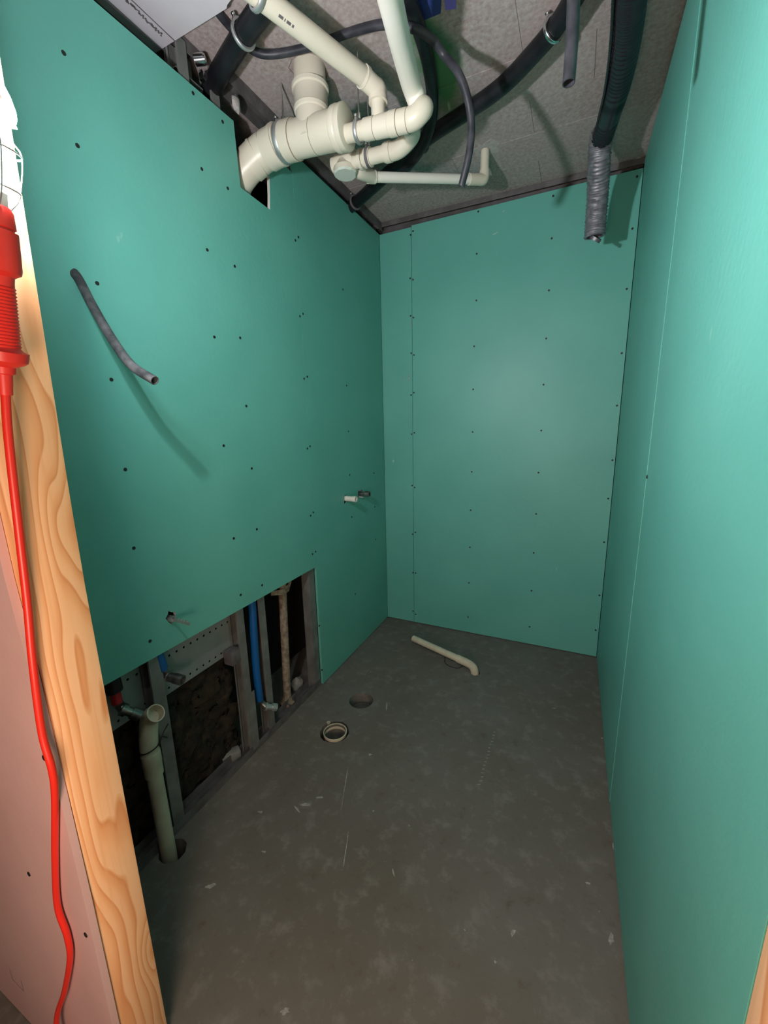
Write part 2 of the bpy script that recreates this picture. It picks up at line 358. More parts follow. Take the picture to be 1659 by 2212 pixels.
# ------------------------------------------------------------------ left wall: two green boards, cut-out below, steel studs behind
wl = tag(empty('wall_left'), 'green plasterboard wall with steel studs showing below', kind='structure')
SEAM = 1.703
near = [(.46, .704), (SEAM-.0010, .704), (SEAM-.0010, 2.520), (1.545, 2.520), (1.541, 2.42), (1.537, 2.36), (1.530, 2.306), (1.366, 2.313), (1.358, 2.520), (.46, 2.512)]
rodh = [(.828, .816), (.838, .826), (.842, .838), (.852, .828), (.866, .822), (.868, .806), (.858, .792), (.846, .788), (.836, .800)]
MB().sheet(near, [circle(.721, 1.828, .0145, 18), rodh], onX, -T, 0).build('plasterboard', [GREEN, GYPSUM], wl, flat=True)
far = [(SEAM+.0010, .006), (D-.001, .006), (D-.001, 2.600), (SEAM+.0010, 2.600)]
MB().sheet(far, [[(2.022, .984), (2.060, .988), (2.058, 1.036), (2.024, 1.034)], [(2.196, .992), (2.262, .996), (2.260, 1.034), (2.200, 1.038)]], onX, -T, 0).build('plasterboard', [GREEN, GREEN], wl, flat=True)
screws(wl, [(0.001,0.772,1.823), (0.001,0.770,1.574), (0.001,0.770,1.320), (0.001,0.759,1.081), (0.001,0.764,0.767), (0.001,1.184,2.286), (0.001,1.298,2.280), (0.001,1.172,2.038),
            (0.001,1.298,2.025), (0.001,1.164,1.754), (0.001,1.293,1.773), (0.001,1.155,1.369), (0.001,1.292,1.269), (0.001,1.293,1.518), (0.001,1.158,1.006), (0.001,1.290,1.011),
            (0.001,1.164,0.764), (0.001,1.291,0.758), (0.001,1.179,2.497), (0.001,1.302,2.486), (0.001,0.777,2.339), (0.001,0.776,2.144),
            (0.001,1.694,2.251), (0.001,1.694,1.935), (0.001,1.697,1.658), (0.001,1.689,1.326), (0.001,1.682,0.987), (0.001,1.678,0.783)], (1, 0, 0))
screws(wl, [(0.001,1.719,2.273), (0.001,1.720,1.951), (0.001,1.724,1.669), (0.001,1.713,1.336), (0.001,1.707,0.999), (0.001,1.707,0.787), (0.001,1.700,0.366), (0.001,1.701,0.096), (0.001,2.106,2.157), (0.001,2.105,1.656),
            (0.001,2.105,1.400), (0.001,2.101,1.146), (0.001,2.104,0.889), (0.001,2.425,1.120), (0.001,2.425,0.891), (0.001,2.426,0.662), (0.001,2.615,1.052), (0.001,2.608,0.749), (0.001,2.613,2.304), (0.001,2.112,0.386)], (1, 0, 0))
def stud(y, flip=1, z0=.004, z1=2.64, x0=-T-.001, dep=.050, fw=.036, parent=None):
    """C stud: flange toward the room, web, lips"""
    t = .0014; d = -dep; f = fw*flip
    def fn(u, v, w): return (x0+u, y+v, w)
    prof = [(0, 0), (0, f), (-.008, f), (-.008, f-t*flip), (-t, f-t*flip), (-t, t*flip), (d+t, t*flip), (d+t, f-t*flip), (d+.008, f-t*flip), (d+.008, f), (d, f), (d, 0)]
    return MB().prism(prof, fn, z0, z1).build('stud', ZINCD, parent, flat=True)
stud(.800, -1, fw=.044, parent=wl)
stud(1.182, -1, parent=wl); stud(1.312, -1, parent=wl); stud(1.655, 1, fw=.045, parent=wl)
# bottom and top tracks
def track(z0, z1, y0, y1, name, m, x0=-T-.053, x1=-T, parent=None):
    t = .0016; zf = z1 if z0 < 1 else z0; zb = z0 if z0 < 1 else z1
    def fn(u, v, w): return (u, w, v)
    k = t if zf > zb else -t
    return MB().prism([(x0, zb), (x1, zb), (x1, zf), (x1-t, zf), (x1-t, zb+k), (x0+t, zb+k), (x0+t, zf), (x0, zf)], fn, y0, y1).build(name, m, parent, flat=True)
track(.001, .040, .30, 1.70, 'bottom_track', TRACKM, x0=-T-.056, x1=-T+.001, parent=wl)
track(2.612, HC-.002, 1.315, 2.59, 'ceiling_track', TRACKM, x0=-.045, x1=.022, parent=wl)
track(2.618, HC-.002, .30, 1.245, 'ceiling_track', TRACKM, x0=-.080, x1=-.018, parent=wl)
# perforated backing plate
pz0, pz1, px_ = .500, .742, -.068
hs = []
for i in range(18):
    y = .655+.0305*i
    for z in (.640, .522): hs.append(circle(y+(.012 if z < .6 else 0), z, .0046, 10))
MB().sheet([(.52, pz0), (1.235, pz0), (1.235, pz1), (.52, pz1)], hs, onX, px_-.0012, px_).build('backing_plate', [PLATE, PLATE], wl, flat=True)
# splice piece and angle strap on the middle stud
MB().box((-T+.0005, 1.158, .02), (-T+.002, 1.196, .30)).build('splice_plate', ZINCD, wl, flat=True)
MB().box((-T-.052, 1.10, .470), (-T-.004, 1.150, .530)).build('stud_bracket', TRACKM, wl, bevel=.002)
# hanger brackets at the top of the wall frame
brk = MB(); P = V((-0.042,1.200,2.600)); brk.box((P.x-.035, P.y-.050, 2.560), (P.x-.032, P.y+.055, 2.655)); brk.box((P.x-.035, P.y-.050, 2.560), (P.x+.012, P.y+.055, 2.563))
brk.build('hanger_bracket', ZINCD, wl, flat=True)
brk = MB(); P = V((0.003,1.211,2.610)); brk.lathe((P.x-.012, P.y, P.z), (1, .5, .1), [(0, .016), (.030, .016), (.030, .013), (.034, .013)], 12); brk.build('hanger_nut', CHROME, wl)
brk = MB(); P = V((-0.030,1.263,2.600)); brk.box((P.x-.01, P.y-.012, P.z-.012), (P.x+.012, P.y+.012, P.z+.012)); brk.build('hanger_clip', CHROME, wl, bevel=.004)
P = V((0.000,1.380,2.585)); bm_ = bmesh.new(); bmesh.ops.create_icosphere(bm_, subdivisions=2, radius=1)
for v in bm_.verts: v.co = v.co*random.uniform(.8, 1.1); v.co.x *= .012; v.co.y *= .020; v.co.z *= .030
me_ = bpy.data.meshes.new('plaster_lump'); bm_.to_mesh(me_); bm_.free(); me_.materials.append(MORTAR)
pl_ = bpy.data.objects.new('plaster_lump', me_); COL.objects.link(pl_); pl_.location = P; pl_.parent = wl
# masonry behind the cavity
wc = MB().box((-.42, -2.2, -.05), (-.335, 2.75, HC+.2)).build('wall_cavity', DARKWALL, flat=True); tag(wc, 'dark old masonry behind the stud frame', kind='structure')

# ------------------------------------------------------------------ back wall
wb = tag(empty('wall_back'), 'green plasterboard end wall with one vertical joint', kind='structure')
XS = .2145
MB().sheet([(.0012, .007), (XS-.0014, .007), (XS-.0014, 2.600), (.0012, 2.598)], [], onY, D+T, D).build('plasterboard', [GREEN, GREEN], wb, flat=True)
MB().sheet([(XS+.0014, .007), (W-.003, .007), (W-.003, 2.618), (XS+.0014, 2.608)], [], onY, D+T, D-.001).build('plasterboard', [GREEN, GREEN], wb, flat=True)
bs = [(0.209,2.594,2.559), (0.225,2.593,2.576), (0.204,2.594,2.319), (0.223,2.593,2.308), (0.205,2.594,2.103), (0.224,2.593,2.090), (0.207,2.594,1.880), (0.226,2.593,1.867), (0.204,2.594,1.621), (0.224,2.593,1.635),
      (0.205,2.594,1.368), (0.226,2.593,1.377), (0.206,2.594,1.021), (0.226,2.593,1.009), (0.207,2.594,0.675), (0.228,2.593,0.691), (0.208,2.594,0.389), (0.229,2.593,0.389), (0.206,2.594,0.090), (0.228,2.593,0.069),
      (0.618,2.593,2.598), (0.615,2.593,2.384), (0.619,2.593,2.136), (0.612,2.593,1.883), (0.612,2.593,1.634), (0.615,2.593,1.377), (0.615,2.593,1.127), (0.615,2.593,0.876), (0.615,2.593,0.624), (0.614,2.593,0.372), (0.613,2.593,0.120),
      (1.010,2.593,2.588), (1.015,2.593,2.388), (1.016,2.593,2.133), (1.016,2.593,1.886), (1.016,2.593,1.638), (1.018,2.593,1.380), (1.016,2.593,1.133), (1.016,2.593,0.880), (1.015,2.593,0.631), (1.015,2.593,0.378), (1.016,2.593,0.128),
      (1.388,2.593,2.587), (1.389,2.593,2.361), (1.389,2.593,2.086), (1.394,2.593,1.775), (1.395,2.593,1.507), (1.398,2.593,1.213), (1.395,2.593,0.996), (1.395,2.593,0.739), (1.397,2.593,0.409), (1.395,2.593,0.182)]
screws(wb, bs, (0, -1, 0))
def fnY(u, v, w): return (w, u, v)
t = .0018
MB().prism([(D-.012, HC-.002), (D+.05, HC-.002), (D+.05, 2.60), (D+.048, 2.60), (D+.048, HC-.004), (D-.010, HC-.004), (D-.010, 2.632), (D-.012, 2.632)], fnY, .0, W).build('ceiling_track', TRACKM, wb, flat=True)
MB().box((.0, D+.014, .001), (W, D+.05, .05)).build('bottom_track', TRACKM, wb, flat=True)
MB().box((-.05, D+.055, -.05), (2.3, D+.14, HC)).build('masonry', DARKWALL, wb, flat=True)
# torn paper along the joint
for P, s in (((0.193,2.592,1.732), .012), ((0.209,2.592,2.054), .008), ((0.154,2.592,1.720), .007)):
    MB().sheet([(P[0]+s*.4*math.cos(k*1.05)*random.uniform(.6, 1.2), P[2]+s*2.2*math.sin(k*1.05)*random.uniform(.6, 1.2)) for k in range(6)], [], onY, D-.0012, D-.0018).build('torn_paper', [CHALK, CHALK], wb, flat=True)

for P, a_, b_ in (((0.717,2.593,2.469), .018, .005), ((0.758,2.593,2.570), .011, .004), ((0.070,2.594,1.190), .008, .014)):
    MB().sheet([(P[0]+a_*math.cos(k*.7)*random.uniform(.6, 1.2), P[2]+b_*math.sin(k*.7)*random.uniform(.5, 1.2)+.25*a_*math.cos(k*.7)) for k in range(9)], [], onY, D-.0006, P[1]-.0003).build('scuff', [SCUFF, SCUFF], wb, flat=True)
# ------------------------------------------------------------------ right wall
wr = tag(empty('wall_right'), 'green plasterboard wall running from doorway to end wall', kind='structure')
YS = 1.515
MB().sheet([(YS+.0006, .008), (D-.001, .008), (D-.001, 2.648), (YS+.0006, 2.648)], [], onX, W+T, W).build('plasterboard', [GREEN, GREEN], wr, flat=True)
MB().sheet([(.458, .008), (YS-.0006, .008), (YS-.0006, 2.648), (.458, 2.648)], [], onX, W+T, W+.0016).build('plasterboard', [GREEN, GREEN], wr, flat=True)
screws(wr, [(1.416,0.694,1.305), (1.416,0.694,1.067), (1.416,0.700,0.817), (1.416,0.703,0.576), (1.416,1.085,1.777), (1.413,1.501,1.254), (1.416,1.086,1.539)], (-1, 0, 0))
MB().box((W+T+.002, .458, 0), (W+T+.07, 2.64, HC)).build('stud_frame', ZINCD, wr, flat=True)

# ------------------------------------------------------------------ doorway partition: timber posts and pink board
wf = tag(empty('wall_front'), 'pink plasterboard face of the doorway partition', kind='structure')
MB().sheet([(-1.4, -.128), (.412, -.128), (.412, .54), (.408, .77), (.402, 1.05), (.391, 1.2), (.384, 1.9), (.38, HC-.01), (-1.4, HC-.01)], [], onY, .3125, .300).build('plasterboard', [PINK, PINK], wf, flat=True)
MB().sheet([(1.462, .01), (2.3, .01), (2.3, HC-.01), (1.462, HC-.01)], [], onY, .350, .3375).build('plasterboard', [PINK, GYPSUM], wf, flat=True)
screws(wf, [(0.386,0.299,0.869), (0.202,0.299,0.508), (0.389,0.299,0.459)], (0, -1, 0))
def post(xf, w, y0, y1, label, lean=0):
    """door post, bowed a little above mid-height like the real timber"""
    o = thing('timber_post', label, 'post'); b = MB(); zs = [.002, .4, .8, 1.15, 1.3, 1.5, 1.8, 2.2, HC-.004]; vs = []
    for z in zs:
        x = xf+lean*max(0, z-1.22)
        vs += [(x-w, y0, z), (x, y0, z), (x, y1, z), (x-w, y1, z)]
    fs = [(3, 2, 1, 0), tuple(len(vs)-4+i for i in range(4))]
    for k in range(len(zs)-1):
        for i in range(4): fs.append((k*4+i, k*4+(i+1) % 4, k*4+4+(i+1) % 4, k*4+4+i))
    b.add(vs, fs); b.build('post_shaft', WOOD, o, bevel=.004); return o
post(.408, .048, .3135, .404, 'pale softwood door post beside pink board, red lamp hanging on it', .045)
post(1.460, .0455, .350, .4555, 'softwood door post at the edge of the right green wall')
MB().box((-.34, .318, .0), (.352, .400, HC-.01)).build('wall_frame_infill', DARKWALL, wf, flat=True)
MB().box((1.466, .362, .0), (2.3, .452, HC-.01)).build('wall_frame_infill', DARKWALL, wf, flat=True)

# ------------------------------------------------------------------ soil pipe and its branches under the ceiling
sp = thing('soil_pipe', 'cream drain pipe tree under the ceiling with tee and branches', 'drain pipe')
Ya = 1.467; def_ = lambda x: 2.474-.094*max(x-.13, 0)
ax0 = V((.15, Ya, def_(.15))); ax1 = V((.41, Ya, def_(.41))); dx = (ax1-ax0).normalized()
MB().lathe(ax0-dx*.005, dx, [(0, .058), (0, .0625), (.045, .0625), (.048, .058), (.215, .058), (.220, .065), (.235, .067), (.240, .0645), (.252, .067), (.262, .066), (.265, .058)], 36).build('tee_body', PVC, sp)
MB().lathe((.264, Ya, 2.44), (0, 0, 1), [(0, .056), (.085, .056), (.088, .060), (.098, .062), (.103, .059), (.150, .060), (.154, .065), (.164, .066), (.170, .0555), (.30, .0555)], 36).build('tee_branch', PVC, sp)
MB().tube([(.125, Ya, 2.474), (.085, Ya, 2.472), (.050, Ya-.004, 2.464), (.015, Ya-.012, 2.447), (-.015, Ya-.018, 2.430)], .061, 32, 5).build('pipe_bend', PVC, sp)
MB().lathe((.062, Ya, 2.466), (1, 0, .12), [(0, .058), (0, .0645), (.045, .0645), (.045, .067), (.056, .067), (.056, .058)], 32).build('bend_socket', PVC, sp)
MB().lathe((.125, Ya, 2.474), (1, 0, 0), [(-.012, .0555), (.04, .0555)], 32).build('pipe_spigot', PVC, sp)
MB().tube([(.004, Ya-.015, 2.440), (-.035, Ya-.024, 2.415), (-.075, Ya-.03, 2.38), (-.105, Ya-.03, 2.33), (-.118, Ya-.03, 2.2), (-.118, Ya-.03, .95)], .0565, 28, 5).build('pipe_bend', PVC, sp)
MB().lathe((.018, Ya-.011, 2.449), (-1, -.35, -.55), [(0, .058), (0, .0632), (.010, .0632), (.010, .058)], 32).build('bend_socket', PVC, sp)
def seg_pipe(a, b, r, name, m=PVC, n=22): 
    a, b = V(a), V(b); return MB().lathe(a, b-a, [(0, r), ((b-a).length, r)], n).build(name, m, sp)
def socket(p, d, ln, r, name='socket', m=PVC):
    return MB().lathe(p, d, [(0, r-.004), (0, r), (ln, r), (ln, r-.004)], 22).build(name, m, sp)
R0 = V((.405, Ya, 2.428)); R1 = V((.655, Ya, 2.402)); dr = (R1-R0).normalized()
seg_pipe(R0, R1, .0275, 'branch_pipe')
socket(R0+dr*.072, dr, .040, .0315); socket(R0+dr*.112, dr, .055, .0325, 'branch_tee'); socket(R0+dr*.166, dr, .030, .035); socket(R0+dr*.196, dr, .036, .0335)
e0 = V((0.658,1.432,2.477)); e1 = V((0.684,1.290,2.468)); e2 = V((0.720,1.131,2.443))
MB().tube([R1-dr*.03, R1+V((.004, -.002, .002)), R1+V((.030, .004, .022)), V((0.660,1.504,2.444))], .0325, 24, 7).build('elbow', PVC, sp)
MB().tube([V((0.660,1.499,2.446)), V((0.661,1.474,2.458)), e0, e1, e2, e2+(e2-e1)*1.6, e2+(e2-e1)*2.6+V((0, 0, .05))], .0305, 26, 6).build('branch_pipe', PVCW, sp)
socket(V((0.660,1.503,2.445)), V((0.661,1.474,2.458))-V((0.660,1.503,2.445)), .010, .0345)
def joint(p, d, r): MB().lathe(V(p), d, [(-.0008, r-.001), (-.0008, r+.0005), (.0008, r+.0005), (.0008, r-.001)], 30, True).build('joint_line', JOINT, sp)
joint(ax0+dx*.043, dx, .0622); joint(ax0+dx*.130, dx, .0580); joint(ax0+dx*.2465, dx, .0648)
joint((.060, Ya-.002, 2.467), (1, .05, .25), .0615); joint((.020, Ya-.010, 2.450), (1, .3, .5), .0615); joint((-.012, Ya-.017, 2.432), (1, .35, .6), .0600)
joint(R0+dr*.112, dr, .0325); joint(R0+dr*.166, dr, .0335); joint(R0+dr*.196, dr, .0350); joint(R0+dr*.232, dr, .0335)
# vertical pipe with the bend to the sloping pipe
vt = V((.527, Ya, 2.415)); vtop = V((.527, Ya, 2.50)); g1 = V((0.386,1.094,2.532)); g0 = V((0.504,1.433,2.535))
seg_pipe(vt, vtop, .0235, 'riser_pipe')
MB().tube([vtop-V((0, 0, .012)), vtop+V((0, 0, .018)), vtop+(g0-vtop)*.55+V((.004, .004, .004)), g0+(g1-g0)*.05], .029, 24, 6).build('elbow', PVC, sp)
socket(vtop-V((0, 0, .016)), (0, 0, 1), .014, .0315); socket(g0+(g1-g0)*.01, g1-g0, .016, .0315)
seg_pipe(g0, g1+(g1-g0)*.55, .0275, 'sloping_pipe', PVC, 26)
# printed mark on the sloping pipe
gd = (g1-g0).normalized(); g9 = g1+(g1-g0)*.55; slp = [c for c in sp.children if c.name.startswith('sloping_pipe')][0]
nv = (Vector((1.2, 0, 1.4317))-g1); nv = (nv-gd*nv.dot(gd)).normalized(); sv = gd.cross(nv)
for k0_, k1_ in ((.020, .034), (.038, .041), (.045, .058), (.062, .068)):
    vs = []
    for kk in (k0_, k1_):
        for th in (-.42, -.3, -.18): vs.append(g1-gd*kk+(nv*math.cos(th)+sv*math.sin(th))*.0277)
    MB().add(vs, [(0, 1, 4, 3), (1, 2, 5, 4)]).build('printed_mark', TRACKM, slp)
# lower branch, hanging behind
LB = [V((.618, 1.485, 2.418)), V((.612, 1.55, 2.435)), V((0.588,1.615,2.451)), V((0.530,1.640,2.439)), V((0.469,1.640,2.441))]
MB().tube(LB, .030, 22, 6).build('lower_bend', PVC, sp)
seg_pipe(V((0.479,1.640,2.440)), V((0.312,1.640,2.448)), .026, 'lower_pipe')
lb0 = V((0.498,1.640,2.439)); ldir = (V((0.312,1.640,2.448))-lb0).normalized()
socket(lb0, ldir, .022, .033); socket(lb0+ldir*.085, ldir, .026, .032); socket(lb0+ldir*.12, ldir, .012, .034)
tc_ = V((0.301,1.645,2.453))
MB().lathe(tc_+V((-.062, 0, .004)), (1, 0, -.02), [(0, .022), (.004, .029), (.02, .029), (.022, .033), (.105, .035), (.105, .028)], 22).build('cleanout_tee', PVC, sp)
MB().lathe(tc_+V((-.004, -.004, .006)), (0, 0, -1), [(0, .030), (.018, .036), (.026, .046), (.042, .047)], 24).build('cleanout_neck', PVC, sp)
MB().lathe(tc_+V((-.004, -.004, -.036)), (0, 0, -1), [(0, .046), (.003, .046), (.005, .043), (.008, .043)], 10).build('screw_cap', CAP, sp, flat=True)
S0 = V((0.343,1.775,2.455)); S1 = V((.733, 2.19, 2.543))
MB().tube([tc_+V((.02, .035, -.006)), tc_+V((.03, .06, -.012)), (S0+(S1-S0)*.02)], .024, 20, 5).build('elbow', PVC, sp)
socket(S0-(S1-S0).normalized()*.012, S1-S0, .034, .0245)
seg_pipe(S0, S1-(S1-S0).normalized()*.03, .0195, 'waste_pipe', PVCW)
socket(S1-(S1-S0).normalized()*.085, S1-S0, .058, .0232)
MB().tube([S1-(S1-S0).normalized()*.035, S1-(S1-S0).normalized()*.008, S1+V((0, 0, .012)), S1+V((0, 0, .038))], .0232, 20, 5).build('elbow', PVC, sp)
seg_pipe(S1+V((0, 0, .03)), (.734, 2.19, 2.70), .0195, 'waste_riser')

# ------------------------------------------------------------------ pipe clamps
def clamp(p, d, r, label, rod=True, wid=.011, m=ZINC, top=HC, boss=True):
    o = thing('pipe_clamp', label, 'pipe clamp', 'pipe clamps under the ceiling'); p = V(p); d = V(d).normalized()
    rg = MB().lathe(p-d*wid/2, d, [(0, r), (0, r+.0055), (wid*.2, r+.0072), (wid*.8, r+.0072), (wid, r+.0055), (wid, r)], 28, True).build('ring', m, o)
    side = d.cross(V((0, 0, 1))).normalized(); upv = side.cross(d).normalized()
    if boss:
        for s in (1, -1):
            q = p+side*s*(r+.008)*.72-upv*s*0+upv*(r+.004)*.70
            MB().lathe(q-upv*.008, upv, [(0, .0055), (.004, .0055), (.004, .0035), (.016, .0035), (.016, .006), (.020, .006)], 10).build('clamp_screw', CHROME, rg)
    if rod:
        MB().lathe(p+upv*(r+.004), (0, 0, 1), [(0, .0085), (.018, .0075), (.018, .0032), (top-p.z-r-.005, .0032)], 12).build('threaded_rod', CHROME, o)
    return o
clamp((.137, Ya, def_(.137)), (1, 0, -.05), .058, 'steel clamp on threaded rod around the widest cream pipe', wid=.019)
clamp(R0+dr*.046, dr, .0285, 'bright steel clamp beside the end of the wide tee', wid=.012)
clamp(V((0.404,1.640,2.444)), ldir, .028, 'dark clamp around the lower cream branch pipe', wid=.012, m=TRACKM)
pc = V((0.376,1.062,2.530)); clamp(pc, g1-g0, .0285, 'steel clamp on the sloping pipe near the pale ceiling panel', wid=.014)

# ------------------------------------------------------------------ black pipes, conduits and hoses under the ceiling
def tubething(name, label, cat, path, r, m, part='tube', n=18, sub=8, group=None, **kw):
    o = thing(name, label, cat, group); MB().tube(path, r, n, sub, **kw).build(part, m, o); return o
cz = 2.612
PC = [(1.152,1.493,2.612), (1.109,1.553,2.612), (1.061,1.619,2.612), (0.987,1.689,2.612), (0.878,1.774,2.612), (0.737,1.838,2.612), (0.565,1.904,2.612), (0.386,2.008,2.612), (0.162,2.146,2.612), (0.008,2.227,2.605), (-.10, 2.27, 2.60)]
tubething('insulated_pipe', 'long black insulated pipe curving across the ceiling to the far corner', 'pipe', PC, .0285, RUBBER)
tubething('insulated_pipe', 'black insulated pipe close behind the thick pale branch pipe', 'pipe', [(0.688,1.268,2.615), (0.684,1.347,2.615), (0.680,1.459,2.618), (0.666,1.581,2.618), (0.635,1.716,2.615), (0.594,1.806,2.585), (0.526,1.871,2.552), (0.426,1.947,2.540)], .0225, RUBBER)
PL = [(0.459,1.124,2.600), (0.358,1.154,2.600), (0.254,1.186,2.600), (0.139,1.230,2.600), (0.031,1.273,2.598), (-0.065,1.314,2.592), (-.13, 1.36, 2.57), (-.16, 1.37, 2.42)]
tubething('insulated_pipe', 'thick black pipe dipping behind the left wall next to the pale panel', 'pipe', PL, .031, RUBBER)
clamp(V((1.056,1.623,2.612)), V((0.987,1.689,2.612))-V((1.109,1.553,2.612)), .0295, 'clamp on black curved pipe near the hanging conduit', rod=False, m=CHROME)
clamp(V((0.519,1.931,2.612)), V((0.386,2.008,2.612))-V((0.565,1.904,2.612)), .0295, 'clamp on black curved pipe below the pale elbow', rod=False, m=TRACKM)
clamp(V((0.043,2.205,2.606)), V((0.008,2.227,2.605))-V((0.162,2.146,2.612)), .0295, 'clamp on black pipe in the far left corner', rod=False, m=TRACKM)
clamp(V((0.204,1.203,2.600)), V((0.139,1.230,2.600))-V((0.254,1.186,2.600)), .032, 'clamp on thick black pipe near the left wall top', rod=False, m=ZINC)
CA = [(0.168,1.077,2.645), (0.150,1.151,2.645), (0.146,1.219,2.645), (0.149,1.275,2.640), (0.189,1.303,2.622), (0.251,1.331,2.622), (0.362,1.353,2.620), (0.476,1.361,2.618), (0.587,1.360,2.600), (0.671,1.372,2.575), (0.727,1.418,2.560), (.757,1.461,2.535), (0.800,1.457,2.478), (0.825,1.475,2.422), (0.835,1.501,2.355), (0.826,1.512,2.280), (.798,1.532,2.208)]
tubething('conduit', 'slim dark conduit looping under the ceiling, free end hanging by thin white pipe', 'conduit', CA, .0118, CONDUIT, n=14, hollow=.003)
tubething('conduit', 'grey conduit hanging straight down with open cut end beside the black hose', 'conduit', [(1.135,1.088,2.347), (1.136,1.104,2.294), (1.138,1.110,2.228), (1.138,1.110,2.181), (1.137,1.108,2.131)], .0128, CONDUIT, n=18, hollow=.0022, depth=.05)
# ribbed black hose with grey braided sleeve
hz = thing('flexible_duct', 'thick ribbed black hose ending in a hanging grey braided sleeve', 'duct')
HP = [(1.258,1.459,2.555), (1.259,1.553,2.557), (1.262,1.663,2.560), (1.260,1.787,2.560), (1.251,1.912,2.562), (1.232,2.058,2.562), (1.214,2.159,2.552)]
MB().tube(HP, .039, 26, 40, rf=lambda L, h, R: R+.0011*math.sin(L*2*math.pi/.0075)).build('ribbed_hose', GLOSSBLACK, hz, ang=60)
SLV = [(1.218,2.138,2.572), (1.213,2.164,2.548), (1.213,2.192,2.496), (1.218,2.270,2.409), (1.219,2.304,2.312), (1.219,2.311,2.255)]
MB().tube(SLV, .0435, 40, 34, rf=lambda L, h, R: R+.0016*math.sin(L*2*math.pi/.0125+h)+.0010*math.sin(L*2*math.pi/.021-2*h)+.0005*math.sin(h*9+L*400), hollow=.010, depth=.05).build('braided_sleeve', BRAID, hz, ang=60)
MB().tube([(1.228,2.308,2.252), (1.220,2.313,2.242)], .026, 20, 2).build('crumpled_core', BRAID, hz)
p = V((1.217,2.144,2.569)); MB().lathe(p, V((1.214,2.159,2.552))-V((1.232,2.058,2.562)), [(0, .042), (0, .0465), (.009, .0475), (.012, .043)], 30, True).build('sleeve_rim', BRAID, hz)
CB = [(1.213,1.424,2.545), (1.214,1.514,2.545), (1.217,1.622,2.547), (1.217,1.750,2.550), (1.211,1.889,2.553), (1.199,2.018,2.555), (1.192,2.104,2.545)]
tubething('cable', 'thin twisted black cable running alongside the ribbed black hose', 'cable', CB, .0048, GLOSSBLACK, n=10, sub=30, rf=lambda L, h, R: R+.0010*math.sin(L*2*math.pi/.008+2*h))

# ------------------------------------------------------------------ things sticking out of the left wall
tubething('conduit', 'short dusty grey conduit bending out of the left green wall', 'conduit', [(-.045, .716, 1.862), (0, .721, 1.828), (0.055,0.716,1.747), (0.125,0.706,1.661), (0.197,0.698,1.590), (.267, .704, 1.549)], .0112, DUSTYCOND, n=18, hollow=.0018, depth=.04)
o = thing('pipe_stub', 'light grey pipe stub in the left wall', 'pipe')
e = V((0.068,2.049,1.014)); MB().lathe((-.03, 2.046, 1.014), (1, 0, -.02), [(0, .0155), (e.x+.008, .0155), (e.x+.008, .0175), (e.x+.03, .0175), (e.x+.03, .011), (e.x+.012, .011), (e.x+.012, .001)], 20).build('tube', PVCW, o)
o = thing('pipe_stub', 'dark metal pipe stub in the left wall close to the end wall', 'pipe')
e = V((0.065,2.229,1.014)); MB().lathe((-.03, 2.226, 1.014), (1, 0, -.01), [(0, .0145), (e.x*.55+.03, .0145), (e.x*.55+.03, .0185), (e.x+.03, .0185), (e.x+.03, .0125), (e.x+.012, .0125), (e.x+.012, .001)], 20).build('tube', BRASSD, o)
MB().add([(0.001, 2.20, .995), (.012, 2.222, .987), (.018, 2.236, .990), (.002, 2.225, .998), (0.003, 2.20, .999), (.014, 2.222, .990)], [(0, 1, 2, 3), (4, 5, 2, 3), (0, 1, 5, 4)]).build('torn_paper', GYPSUM, o, flat=True)
o = thing('strap_rod', 'thin galvanised strap poking out of a ragged hole low in the green wall', 'rod')
e = V((0.090,0.849,0.808)); b = MB()
b.box((-.05, .845, .800), (e.x, .849, .810)); 
for i in range(6): b.box((.006+i*(e.x-.012)/6, .8445, .808), (.012+i*(e.x-.012)/6, .8495, .8135))
b.box((-.05, .838, .800), (.012, .858, .813)); b.build('strap', ZINC, o, flat=True)

# ------------------------------------------------------------------ in the wall cavity
dp = thing('drain_pipe', 'upright cream drain pipe with open elbow in front of the left studs', 'drain pipe')
base = V((.012, .708, -.09)); topj = V((-0.018,0.718,0.446)); dd = (topj-base).normalized(); Lp = (topj-base).length
MB().lathe(base, dd, [(0, .0245), (Lp, .0245)], 26).build('pipe', PVCD, dp)
kA = Lp*.60; kA = (V((-0.010,0.723,0.299))-base).length
MB().lathe(base+dd*kA, dd, [(0, .0245), (0, .0290), (.040, .0292), (.042, .0305), (.083, .0300), (.083, .0245)], 26).build('coupling', PVCD, dp)
ec = V((-0.020,0.730,0.494))
MB().tube([topj-dd*.085, topj-dd*.035, ec+V((.004, .002, .0)), V((0.018,0.736,0.528))], .0285, 26, 7, hollow=.0035, depth=.035).build('elbow', PVCD, dp)
zt = thing('cable_tie', 'black cable tie round the upright cream drain pipe', 'cable tie')
tz = topj-dd*.045; a = dd.orthogonal().normalized(); b2 = dd.cross(a)
MB().tube([tz+(a*math.cos(h)+b2*math.sin(h))*.0305+dd*.006*math.cos(h) for h in [2*math.pi*i/16 for i in range(16)]], .0022, 6, 3, closed=True).build('loop', TIE, zt)
MB().tube([tz+V((.022, .020, 0)), (0.005,0.756,0.429), (-0.010,0.786,0.435), (-0.030,0.810,0.431)], .0018, 6, 4).build('tail', TIE, zt)
MB().tube([tz+V((.022, .020, 0)), (0.002,0.750,0.420), (-0.008,0.778,0.392)], .0018, 6, 4).build('tail', TIE, zt)
bp_ = thing('water_pipe', 'blue plastic water pipe stub with dark elbow above the cream elbow', 'water pipe')
q = V((-0.022,0.809,0.632)); MB().tube([q+V((-.006, -.016, .22)), q+V((-.004, -.012, .10)), q], .0165, 18, 5).build('pipe', BLUE, bp_)
